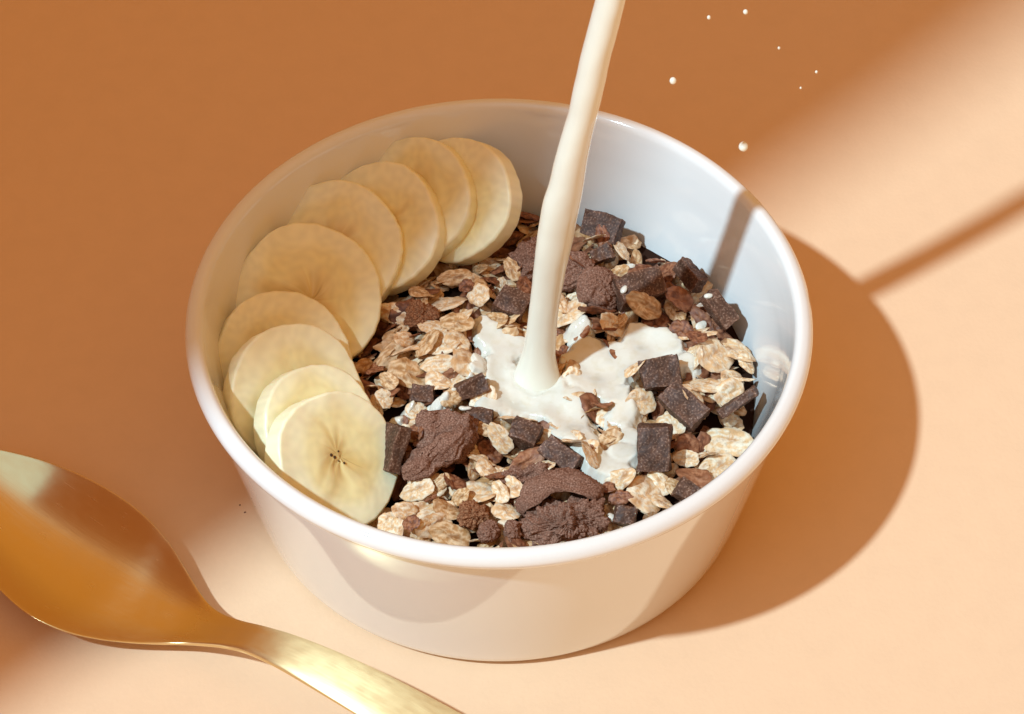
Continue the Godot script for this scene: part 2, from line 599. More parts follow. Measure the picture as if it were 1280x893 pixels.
func grey(x: float) -> Color:
	return Color(x, x, x)

func make_materials() -> void:
	# tabletop: matt painted board
	var m := material(lin(0.81, 0.556, 0.355), 0.6, 0.35)
	m.albedo_texture = noise_texture(0.02, 3, 512, ramp([[0.0, grey(0.985)], [0.5, grey(0.994)], [1.0, grey(1.0)]]))
	m.normal_enabled = true
	m.normal_texture = noise_texture(0.12, 4, 512, null, true, 1.5)
	m.normal_scale = 0.10
	m.uv1_world_triplanar = true
	mats.table = triplanar(m, 9.0)
	mats.wall = material(lin(0.55, 0.33, 0.2), 0.9, 0.2)
	# glazed stoneware
	m = material(lin(0.83, 0.83, 0.81), 0.08, 0.5)
	m.clearcoat_enabled = true
	m.clearcoat = 0.8
	m.clearcoat_roughness = 0.04
	mats.glaze = m
	# flakes take their colour from their vertices
	m = material(Color.WHITE, 0.55, 0.45)
	m.vertex_color_use_as_albedo = true
	m.albedo_texture = noise_texture(0.03, 11, 256, ramp([[0.0, grey(0.82)], [0.4, grey(0.97)], [1.0, grey(1.0)]]))
	m.normal_enabled = true
	m.normal_texture = noise_texture(0.05, 12, 256, null, true, 6.0)
	m.normal_scale = 0.45
	mats.flake = triplanar(m, 160.0)
	# dull chocolate with pale bloom, strongest along the edges (vertex colours)
	m = material(Color.WHITE, 0.58, 0.4)
	m.vertex_color_use_as_albedo = true
	m.albedo_texture = noise_texture(0.03, 21, 512, ramp([[0.0, lin(0.085, 0.033, 0.018)], [0.45, lin(0.14, 0.060, 0.034)], [0.68, lin(0.195, 0.094, 0.056)], [0.80, lin(0.35, 0.20, 0.135)], [0.95, lin(0.62, 0.47, 0.38)]]), false, 4.0, FastNoiseLite.TYPE_SIMPLEX, 4)
	m.normal_enabled = true
	m.normal_texture = noise_texture(0.018, 22, 512, null, true, 8.0)
	m.normal_scale = 0.4
	mats.chocolate = triplanar(m, 70.0)
	# rough cocoa crumb
	m = material(Color.WHITE, 0.85, 0.25)
	m.albedo_texture = noise_texture(0.034, 31, 512, ramp([[0.0, lin(0.065, 0.026, 0.017)], [0.40, lin(0.19, 0.088, 0.056)], [0.60, lin(0.26, 0.13, 0.087)], [0.82, lin(0.34, 0.19, 0.135)], [0.97, lin(0.60, 0.45, 0.35)]]), false, 4.0, FastNoiseLite.TYPE_SIMPLEX, 3)
	m.normal_enabled = true
	m.normal_texture = noise_texture(0.03, 32, 512, null, true, 12.0)
	m.normal_scale = 0.65
	mats.cocoa = triplanar(m, 90.0)
	m = material(Color.WHITE, 0.8, 0.25)
	m.albedo_texture = noise_texture(0.05, 41, 256, ramp([[0.0, lin(0.10, 0.03, 0.012)], [0.5, lin(0.26, 0.10, 0.045)], [0.75, lin(0.40, 0.19, 0.095)], [1.0, lin(0.6, 0.4, 0.26)]]), false, 4.0, FastNoiseLite.TYPE_SIMPLEX, 3)
	m.normal_enabled = true
	m.normal_texture = noise_texture(0.06, 42, 256, null, true, 10.0)
	mats.toasted = triplanar(m, 120.0)
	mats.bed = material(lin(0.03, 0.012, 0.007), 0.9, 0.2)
	# milk
	m = material(lin(0.87, 0.85, 0.72), 0.08, 0.45)
	mats.milk = m
	# where it lies thin on the muesli, what is under it shows faintly through
	m = material(Color(lin(0.93, 0.91, 0.80), 0.79), 0.12, 0.5)
	m.albedo_texture = noise_texture(0.02, 61, 256, ramp([[0.0, Color(0.965, 0.95, 0.91)], [0.5, grey(1.0)], [1.0, grey(1.0)]]))
	m.normal_enabled = true
	m.normal_texture = noise_texture(0.012, 62, 256, null, true, 4.0, FastNoiseLite.TYPE_SIMPLEX_SMOOTH, 2)
	m.normal_scale = 0.22
	triplanar(m, 55.0)
	m.transparency = BaseMaterial3D.TRANSPARENCY_ALPHA
	m.clearcoat_enabled = true
	m.clearcoat = 1.0
	m.clearcoat_roughness = 0.06
	mats.thin_milk = m
	# brass: smoother in the hollow, brushed along the handle (u runs from tip to end)
	var gloss := Image.create(512, 64, false, Image.FORMAT_L8)
	var scratch := Image.create(1024, 256, false, Image.FORMAT_L8)
	for x in 512:
		var along := x / 512.0 * 220.0 - 100.0
		for y in 64:
			var g := lerpf(0.25, 0.43, smoothstep(-18.0, 8.0, along)) * (1.0 + 0.10 * noise.get_noise_2d(x * 9.0, y * 40.0) + 0.06 * noise.get_noise_2d(x * 2.0, y * 300.0))
			gloss.set_pixel(x, y, grey(g))
	for x in 1024:
		for y in 256:
			scratch.set_pixel(x, y, grey(0.5 + 0.32 * noise.get_noise_2d(x * 1.5, y * 190.0) + 0.2 * noise.get_noise_2d(x * 5.0 + 900.0, y * 420.0)))
	scratch.bump_map_to_normal_map(1.0)
	m = material(lin(0.81, 0.63, 0.34), 1.0, 0.5)
	m.metallic = 1.0
	m.roughness_texture = ImageTexture.create_from_image(gloss)
	m.normal_enabled = true
	m.normal_texture = ImageTexture.create_from_image(scratch)
	m.normal_scale = 0.10
	m.anisotropy_enabled = true
	m.anisotropy = -0.8
	mats.brass = m
	mats.seed = material(lin(0.07, 0.032, 0.013), 0.6, 0.4)
	for k in 3:
		mats["banana_%d" % k] = banana_material(k)

func banana_material(k: int) -> StandardMaterial3D:
	var size := 384
	var im := Image.create(size, size, false, Image.FORMAT_RGB8)
	var hm := Image.create(size, size, false, Image.FORMAT_L8)
	var flesh := Color(0.91, 0.79, 0.43)
	var outer := Color(0.95, 0.88, 0.60)
	var clear := Color(0.66, 0.44, 0.13)
	var off := 100.0 * k
	for y in size:
		for x in size:
			var p := Vector2(x - size / 2.0 + 0.5, y - size / 2.0 + 0.5) / (size / 2.0)
			p += Vector2(noise.get_noise_2d(p.x * 90.0 + off, p.y * 90.0), noise.get_noise_2d(p.x * 90.0, p.y * 90.0 + off + 400.0)) * 0.11
			var r := p.length()
			var a := atan2(p.y, p.x)
			var c := flesh.lerp(outer, smoothstep(0.55, 0.85, r + 0.10 * noise.get_noise_2d(p.x * 70.0 + off, p.y * 70.0)))
			var fib := noise.get_noise_3d(cos(a) * 150.0 + off, sin(a) * 150.0, r * 30.0)
			var lobe := 0.5 + 0.5 * cos(3.0 * a + k * 1.3)
			var core := smoothstep(0.50, 0.0, r * (1.2 - 0.45 * lobe) + 0.26 * fib)
			c = c.lerp(clear, clampf(core * 0.7 + smoothstep(0.1, 0.5, fib) * smoothstep(0.55, 0.1, r) * 0.45, 0.0, 0.85))
			var seam := smoothstep(0.10, 0.0, absf(sin(1.5 * a + k * 0.65 + 0.5 * fib))) * smoothstep(0.34, 0.05, r + 0.15 * fib)
			c = c.lerp(Color(0.42, 0.26, 0.09), seam * 0.75)
			var ring := smoothstep(0.05, 0.0, absf(r - 0.60 - 0.05 * noise.get_noise_2d(a * 60.0, off)))
			c = c.lerp(clear, ring * 0.05)
			var mot := noise.get_noise_2d(p.x * 220.0 + off, p.y * 220.0 + off)
			c = c * (1.0 + 0.02 * mot + 0.06 * noise.get_noise_2d(p.x * 600.0, p.y * 600.0 + off) + 0.015 * noise.get_noise_2d(p.x * 40.0, p.y * 40.0 + off))
			im.set_pixel(x, y, Color(c.r, c.g, c.b).linear_to_srgb())
			hm.set_pixel(x, y, grey(clampf(0.5 + 0.3 * fib + 0.2 * mot - 0.35 * core, 0.0, 1.0)))
	var m := material(Color.WHITE, 0.34, 0.45)
	m.albedo_texture = ImageTexture.create_from_image(im)
	hm.bump_map_to_normal_map(3.0)
	m.normal_enabled = true
	m.normal_texture = ImageTexture.create_from_image(hm)
	m.normal_scale = 0.9
	m.subsurf_scatter_enabled = true
	m.subsurf_scatter_strength = 0.1
	return m

# ---------------------------------------------------------------- the heap as a height map
func cell_at(x: float, z: float) -> int:
	var i := clampi(roundi(x / CELL) + GRID / 2, 0, GRID - 1)
	var j := clampi(roundi(z / CELL) + GRID / 2, 0, GRID - 1)
	return j * GRID + i

func under_banana(x: float, z: float, margin := 0.0) -> bool:
	for b in BANANA:
		if Vector2(x - b[0], (z - b[2]) * 1.15).length() < b[6] + margin: return true
	return false

func start_heap() -> void:
	heap.resize(GRID * GRID)
	keep.resize(GRID * GRID)
	for j in GRID:
		for i in GRID:
			var x := (i - GRID / 2) * CELL
			var z := (j - GRID / 2) * CELL
			var r := sqrt(x * x + z * z)
			var h := 34.2 - 2.6 * pow(r / 62.0, 2.0) + 1.0 * noise.get_noise_2d(x * 5.0, z * 5.0) + 0.02 * z
			if x < 8.0 and z < -28.0: h += 0.8
			if under_banana(x, z): h -= 5.0
			heap[j * GRID + i] = h

# Lets a flake come to rest: fits a plane to what lies below its outline. Gives its transform and raises the heap.
func rest(x: float, z: float, la: float, lb: float, yaw: float, roll := 0.0, tilt := 0.0, share := 0.72) -> Transform3D:
	var ux := cos(yaw)
	var uz := -sin(yaw)
	var s2 := 0.0
	var t2 := 0.0
	var sh := 0.0
	var th := 0.0
	var mean := 0.0
	var cells := []
	var reach := int(ceil(maxf(la, lb) / CELL)) + 1
	var ci := roundi(x / CELL) + GRID / 2
	var cj := roundi(z / CELL) + GRID / 2
	for j in range(maxi(cj - reach, 0), mini(cj + reach + 1, GRID)):
		for i in range(maxi(ci - reach, 0), mini(ci + reach + 1, GRID)):
			var dx := (i - GRID / 2) * CELL - x
			var dz := (j - GRID / 2) * CELL - z
			var s := dx * ux + dz * uz
			var t := -dx * uz + dz * ux
			var q := (s / la) * (s / la) + (t / lb) * (t / lb)
			if q > 1.0: continue
			var h := heap[j * GRID + i]
			cells.append([j * GRID + i, s, t, h, q])
			mean += h
			s2 += s * s
			t2 += t * t
			sh += s * h
			th += t * h
	if cells.is_empty(): return Transform3D(Basis(), Vector3(x, 36, z) * MM)
	mean /= cells.size()
	var bs := clampf(sh / maxf(s2, 0.01), -0.7, 0.7) + tan(tilt)
	var bt := clampf(th / maxf(t2, 0.01), -0.7, 0.7) + tan(roll)
	var res := PackedFloat32Array()
	for c in cells: res.append(c[3] - mean - bs * c[1] - bt * c[2])
	res.sort()
	var y := mean + res[int((res.size() - 1) * share)] + 0.3
	for c in cells:
		heap[c[0]] = maxf(heap[c[0]], y + bs * c[1] + bt * c[2] + 0.4 * (1.0 - c[4]))
	var u := Vector3(ux, bs, uz).normalized()
	var w := Vector3(-uz, bt, ux).normalized()
	var n := w.cross(u).normalized()
	w = u.cross(n).normalized()
	return Transform3D(Basis(u, n, w), Vector3(x, y, z) * MM)

# raises the heap under a solid piece whose top is a tilted rectangle or ellipse
func stamp(c: Vector3, u: Vector3, n: Vector3, a: float, b: float, round := false) -> void:
	var w := u.cross(n).normalized()
	var k := 0.35
	var s := -a
	while s <= a:
		var t := -b
		while t <= b:
			if not round or (s * s) / (a * a) + (t * t) / (b * b) < 1.0:
				var p := c + u * s + w * t
				var at := cell_at(p.x, p.z)
				heap[at] = maxf(heap[at], p.y)
				keep[at] = 1
			t += k
		s += k

func blurred(src: PackedFloat32Array, r: int, passes: int) -> PackedFloat32Array:
	var a := src.duplicate()
	for ps in passes:
		for dir in 2:
			var b := a.duplicate()
			var step := 1 if dir == 0 else GRID
			for j in range(r, GRID - r):
				for i in range(r, GRID - r):
					var at := j * GRID + i
					var sum := 0.0
					for k in range(-r, r + 1): sum += a[at + k * step]
					b[at] = sum / (2 * r + 1)
			a = b
	return a

func sample(h: PackedFloat32Array, x: float, z: float) -> float:
	var fx := clampf(x / CELL + GRID / 2, 0.0, GRID - 2.0)
	var fz := clampf(z / CELL + GRID / 2, 0.0, GRID - 2.0)
	var i := int(fx)
	var j := int(fz)
	var at := j * GRID + i
	return lerpf(lerpf(h[at], h[at + 1], fx - i), lerpf(h[at + GRID], h[at + GRID + 1], fx - i), fz - j)

# milk lying on the heap: a sheet that follows it, thick in the middle, rounded down to its edge
func spill_mesh(discs: Array, base: PackedFloat32Array, thick: float, width: float, step: float, join: float, lift: Callable) -> ArrayMesh:
	var lo := Vector2(1e9, 1e9)
	var hi := -lo
	for d in discs:
		lo = lo.min(Vector2(d[0] - d[2], d[1] - d[2]))
		hi = hi.max(Vector2(d[0] + d[2], d[1] + d[2]))
	lo -= Vector2.ONE * 1.6
	hi += Vector2.ONE * 1.6
	var nx := int((hi.x - lo.x) / step) + 1
	var nz := int((hi.y - lo.y) / step) + 1
	var v := PackedVector3Array()
	var id := PackedInt32Array()
	id.resize(nx * nz)
	id.fill(-1)
	for j in nz:
		for i in nx:
			var x := lo.x + i * step
			var z := lo.y + j * step
			var sum := 0.0
			var wob := 0.45 * noise.get_noise_2d(x * 26.0, z * 26.0) + 0.12 * noise.get_noise_2d(x * 70.0, z * 70.0)
			for d in discs:
				sum += exp(-(Vector2(x - d[0], z - d[1]).length() - d[2]) / join)
			var s := join * log(maxf(sum, 1e-12)) + wob * minf(1.0, thick)
			if s < -1.3: continue
			var t := 0.0
			if s >= 0.0:
				var q := 1.0 - minf(s / width, 1.0)
				t = thick * sqrt(1.0 - q * q) * (0.9 + 0.5 * noise.get_noise_2d(x * 9.0 + 300.0, z * 9.0))
			else:
				t = s * 1.6
			id[j * nx + i] = v.size()
			v.append(Vector3(x, sample(base, x, z) + t + float(lift.call(x, z)), z) * MM)
	var f := PackedInt32Array()
	for j in nz - 1:
		for i in nx - 1:
			var a := id[j * nx + i]
			var b := id[j * nx + i + 1]
			var c := id[(j + 1) * nx + i]
			var d := id[(j + 1) * nx + i + 1]
			if a < 0 or b < 0 or c < 0 or d < 0: continue
			f.append_array([a, c, b, b, c, d])
	return make(v, f)

# ---------------------------------------------------------------- things
func build_bowl() -> void:
	var bowl := thing("bowl")
	tag(bowl, "white glazed ceramic bowl with a thick rounded lip, full of muesli and banana", "bowl")
	var wall := [Vector2(0.01, 1.6), Vector2(30, 1.5), Vector2(50, 1.2), Vector2(54, 0.5), Vector2(56.5, 0.15), Vector2(58.6, 0.45), Vector2(60.3, 1.5), Vector2(61.3, 3.2), Vector2(62.2, 6.5), Vector2(64.0, 14), Vector2(67.6, 30), Vector2(71.2, 46), Vector2(72.7, 53.0), Vector2(72.9, 54.2)]
	var inside := [Vector2(69.4, 54.0), Vector2(68.3, 50.0), Vector2(67.0, 45), Vector2(62.7, 30), Vector2(59.3, 17), Vector2(56.5, 10.5), Vector2(52, 7), Vector2(45, 5.6), Vector2(20, 5.2), Vector2(0.01, 5.1)]
	var lip := [Vector2(72.75, 53.6), Vector2(73.3, 54.25), Vector2(74.3, 54.9), Vector2(74.9, 56.0), Vector2(75.0, 57.1), Vector2(74.6, 58.2), Vector2(73.7, 59.1), Vector2(72.4, 59.5), Vector2(71.5, 59.2), Vector2(70.8, 58.4), Vector2(70.35, 57.2), Vector2(69.9, 55.7), Vector2(69.4, 54.0)]
	put("body", lathe(smooth_curve(wall, 5), 220), mats.glaze, bowl)
	put("inner_wall", lathe(smooth_curve(inside, 5), 220), mats.glaze, bowl)
	put("rim", lathe(smooth_curve(lip, 5), 220), mats.glaze, bowl)

func build_spoon() -> void:
	# (distance along, half width, height of edge, depth of hollow, thickness, sideways shift) from tip to end
	var st := [[-92, 0.6, 12.2, 0.1, 1.0, -8.2], [-91, 3.6, 12.1, 0.7, 1.2, -8.0], [-88, 6.9, 12.0, 1.9, 1.4, -7.5], [-83, 10.2, 11.8, 4.0, 1.6, -6.6], [-75, 13.9, 11.5, 6.4, 1.8, -5.3], [-66, 17.2, 11.1, 8.2, 1.8, -3.8], [-56, 19.5, 10.7, 8.9, 1.8, -2.1], [-46, 20.4, 10.0, 8.5, 1.8, -0.6], [-37, 19.3, 8.9, 7.3, 1.8, 0.0], [-29, 16.4, 7.4, 5.9, 1.4, 0.0], [-22, 12.6, 6.1, 4.1, 1.5, 0.0], [-16, 9.1, 5.5, 2.7, 1.7, 0.0], [-11, 6.6, 5.9, 1.7, 2.0, 0.0], [-6, 5.1, 7.2, 1.0, 2.3, 0.0], [0, 4.3, 9.4, 0.5, 2.5, 0.0], [7, 4.3, 11.7, 0.1, 2.5, 0.0], [16, 5.0, 12.9, -0.2, 2.4, 0.0], [28, 6.0, 12.7, -0.35, 2.3, 0.0], [42, 6.8, 11.4, -0.45, 2.2, 0.0], [60, 7.6, 8.6, -0.5, 2.1, 0.0], [80, 8.2, 5.8, -0.5, 2.0, 0.0], [95, 8.3, 4.0, -0.5, 2.0, 0.0], [104, 7.4, 3.2, -0.4, 1.9, 0.0], [109, 5.2, 2.8, -0.2, 1.6, 0.0], [111, 1.0, 2.6, 0.0, 1.0, 0.0]]
	var across := 28
	var rows := []
	for i in st.size() - 1:
		for k in 6:
			var row := []
			for c in 6:
				row.append(cubic_interpolate(float(st[i][c]), float(st[i + 1][c]), float(st[maxi(i - 1, 0)][c]), float(st[mini(i + 2, st.size() - 1)][c]), k / 6.0))
			rows.append(row)
	rows.append(st[st.size() - 1])
	var loop := across * 2
	var v := PackedVector3Array()
	var uv := PackedVector2Array()
	for r in rows:
		for j in loop:
			var an := TAU * j / loop
			uv.append(Vector2((r[0] + 100.0) / 220.0, 0.5 + cos(an) * r[1] / 45.0))
			var c := cos(an)
			var s := sin(an)
			var q := signf(c) * pow(absf(c), 0.55)         # across, -1 to 1; upper side for s > 0
			var sag: float = r[3] * pow(1.0 - pow(absf(q), 2.2), 1.0)
			var edge: float = pow(absf(s), 0.6) * signf(s)
			v.append(Vector3(r[0], r[2] - sag + edge * r[4] * 0.5 * (1.0 if s > 0.0 else 1.15), q * maxf(r[1], 0.3) + r[5]) * MM)
	var f := PackedInt32Array()
	var n := rows.size()
	for i in n - 1:
		for j in loop:
			var a := i * loop + j
			var b := i * loop + (j + 1) % loop
			f.append_array([a, a + loop, b, b, a + loop, b + loop])
	for e in [0, n - 1]:
		for j in range(1, loop - 1):
			if e == 0: f.append_array([0, j, j + 1])
			else: f.append_array([(n - 1) * loop, (n - 1) * loop + j + 1, (n - 1) * loop + j])
	var whole := make(v, f)
	var all_n: PackedVector3Array = whole.surface_get_arrays(0)[Mesh.ARRAY_NORMAL]
	# orientation check: the upper side of the hollow must face up
	if all_n[10 * 6 * loop + loop / 4].y < 0.0:
		for i in range(0, f.size(), 3):
			var t := f[i + 1]
			f[i + 1] = f[i + 2]
			f[i + 2] = t
		for i in all_n.size(): all_n[i] = -all_n[i]
	var split := 14 * 6 * loop
	var bowl_f := PackedInt32Array()
	var grip_f := PackedInt32Array()
	for i in range(0, f.size(), 3):
		if mini(f[i], mini(f[i + 1], f[i + 2])) < split: bowl_f.append_array(f.slice(i, i + 3))
		else: grip_f.append_array(f.slice(i, i + 3))
	var ax := Vector3(0.8656, 0, 0.5008)
	var spoon := thing("spoon", Transform3D(Basis(ax, Vector3.UP, ax.cross(Vector3.UP)), Vector3(-0.0634, 0.0002, 0.0584)))
	tag(spoon, "large brushed brass spoon lying hollow side up beside the white bowl", "spoon")
	put("spoon_hollow", make(v, bowl_f, PackedColorArray(), uv, all_n), mats.brass, spoon)
	put("handle", make(v, grip_f, PackedColorArray(), uv, all_n), mats.brass, spoon)

func slice_mesh(radius: float, thick: float, sd: int) -> ArrayMesh:
	var segs := 160
	var off := sd * 37.0
	var prof := []   # (share of radius, height, across?) from centre of top face round the edge to the centre of the lower face
	for i in 15: prof.append(Vector2(radius * (i / 15.0) * 0.955, thick / 2.0))
	for i in 7:
		var a := PI / 2.0 * i / 6.0
		prof.append(Vector2(radius - 0.8 + 0.8 * sin(a), thick / 2.0 - 0.8 + 0.8 * cos(a)))
	for i in range(1, 5): prof.append(Vector2(radius, lerpf(thick / 2.0 - 0.8, -thick / 2.0 + 0.8, i / 5.0)))
	for i in 7:
		var a := PI / 2.0 * (1.0 - i / 6.0)
		prof.append(Vector2(radius - 0.8 + 0.8 * sin(a), -thick / 2.0 + 0.8 - 0.8 * cos(a)))
	for i in range(14, -1, -1): prof.append(Vector2(radius * (i / 15.0) * 0.955, -thick / 2.0))
	var v := PackedVector3Array()
	var uv := PackedVector2Array()
	var f := PackedInt32Array()
	for p in prof:
		for j in segs + 1:
			var an := TAU * j / segs
			var c := cos(an)
			var s := sin(an)
			var w := 1.0 + 0.010 * cos(5.0 * an + sd) + 0.014 * cos(3.0 * an + 2.0 * sd) + 0.026 * noise.get_noise_3d(c * 55.0, s * 55.0, off) + 0.010 * noise.get_noise_3d(c * 520.0, s * 520.0, off + p.y * 9.0)
			var x: float = p.x * c * w
			var z: float = p.x * s * w * 0.97
			var q: float = p.x / radius
			var fib := noise.get_noise_3d(c * 90.0 + off, s * 90.0, p.x * 3.0)
			var h: float = p.y + signf(p.y) * (0.30 * noise.get_noise_3d(x * 9.0, z * 9.0, off) + 0.22 * fib * (1.0 - q * q) - 0.35 * exp(-q * q * 18.0)) * (1.0 if absf(p.y) > thick * 0.3 else 0.0) + 0.5 * sin(x * 0.09 + sd) * 1.0
			v.append(Vector3(x, h, z) * MM)
			uv.append(Vector2(0.5 + 0.49 * q * c, 0.5 + 0.49 * q * s))
	for i in prof.size() - 1:
		for j in segs:
			var a := i * (segs + 1) + j
			var b := a + segs + 1
			f.append_array([a, a + 1, b, a + 1, b + 1, b])
	return make(v, f, PackedColorArray(), uv)

func build_bananas() -> void:
	var says := ["banana slice at the very back of the fan, nearest the milk stream", "second banana slice from the back, its edge curling with a pale nub",
		"third banana slice from the back, tucked behind a wider slice with a plain face", "fourth banana slice from the back, dark slit in its face",
		"widest banana slice in the middle of the fan, with one dark seed hole", "fifth banana slice from the front, leaning flat against the left bowl wall",
		"third banana slice from the front, half covered by two sunlit slices", "second banana slice from the front, sunlit, only its upper edge showing", "frontmost banana slice, fully visible, with a star of dark seeds at its centre"]
	says[5] = "banana slice below the widest one, flat against the left bowl wall, mostly covered"
	for i in BANANA.size():
		var b: Array = BANANA[i]
		var n := Vector3(b[3], b[4], b[5]).normalized()
		var x := Vector3(0, 1, 0).cross(n).normalized().rotated(n, i * 1.1)
		var s := thing("banana_slice", Transform3D(Basis(x, n, x.cross(n)), Vector3(b[0], b[1], b[2]) * MM - n * 3.2 * MM))
		tag(s, says[i], "banana slice", "banana slices fanned along the bowl wall")
		put("flesh", slice_mesh(b[6], 6.4, i + 1), mats["banana_%d" % (i % 3)], s)
		var spots := []
		if i == 8: spots = [[1.6, 0.4, 0.4], [2.5, 1.0, 0.42], [-0.8, -1.2, 0.3], [0.3, 1.7, 0.26], [0.6, -0.6, 0.22]]
		if i == 4: spots = [[0.8, 0.5, 0.7], [3.4, 4.4, 0.3], [-0.4, 1.2, 0.4]]
		if i == 3: spots = [[-2.4, 1.6, 0.7], [-1.2, 2.0, 0.6]]
		if i == 2: spots = [[0.5, 0.3, 0.5], [-1.2, 0.8, 0.4]]
		if i == 1: spots = [[0.8, -0.5, 0.45]]
		for q in spots:
			var e := SphereMesh.new()
			e.radius = q[2] * MM
			e.height = q[2] * 0.9 * MM
			e.radial_segments = 12
			e.rings = 6
			put("seed", e, mats.seed, s, Transform3D(Basis(), Vector3(q[0], 3.2 - 0.33 * exp(-18.0 * (q[0] * q[0] + q[1] * q[1]) / (b[6] * b[6])) + 0.5 * sin(q[0] * 0.09 + i + 1.0), q[1]) * MM))

# landmarks that flake labels refer to: [x, z, short name]
var marks := []
var told := {}

func describe(look: String, x: float, z: float, size: float) -> String:
	var near := []
	for m in marks: near.append([Vector2(x - m[0], z - m[1]).length(), m])
	near.sort_custom(func(a, b): return a[0] < b[0])
	var big := "small " if size < 3.0 else ("broad " if size > 4.6 else "")
	for m in near:
		var d := Vector2(x - m[1][0], z - m[1][1])
		var side := ("right of" if d.x > 0.0 else "left of") if absf(d.x) > absf(d.y) else ("in front of" if d.y > 0.0 else "behind")
		for extra in ["", "flatter ", "more tilted "]:
			var text: String = big + look + " " + side + " the " + m[1][2]
			if extra == "" and not told.has(text):
				told[text] = true
				return text
	return look

func in_spill(x: float, z: float) -> bool:
	for d in SPILL:
		if Vector2(x - d[0], z - d[1]).length() < d[2]: return true
	return false

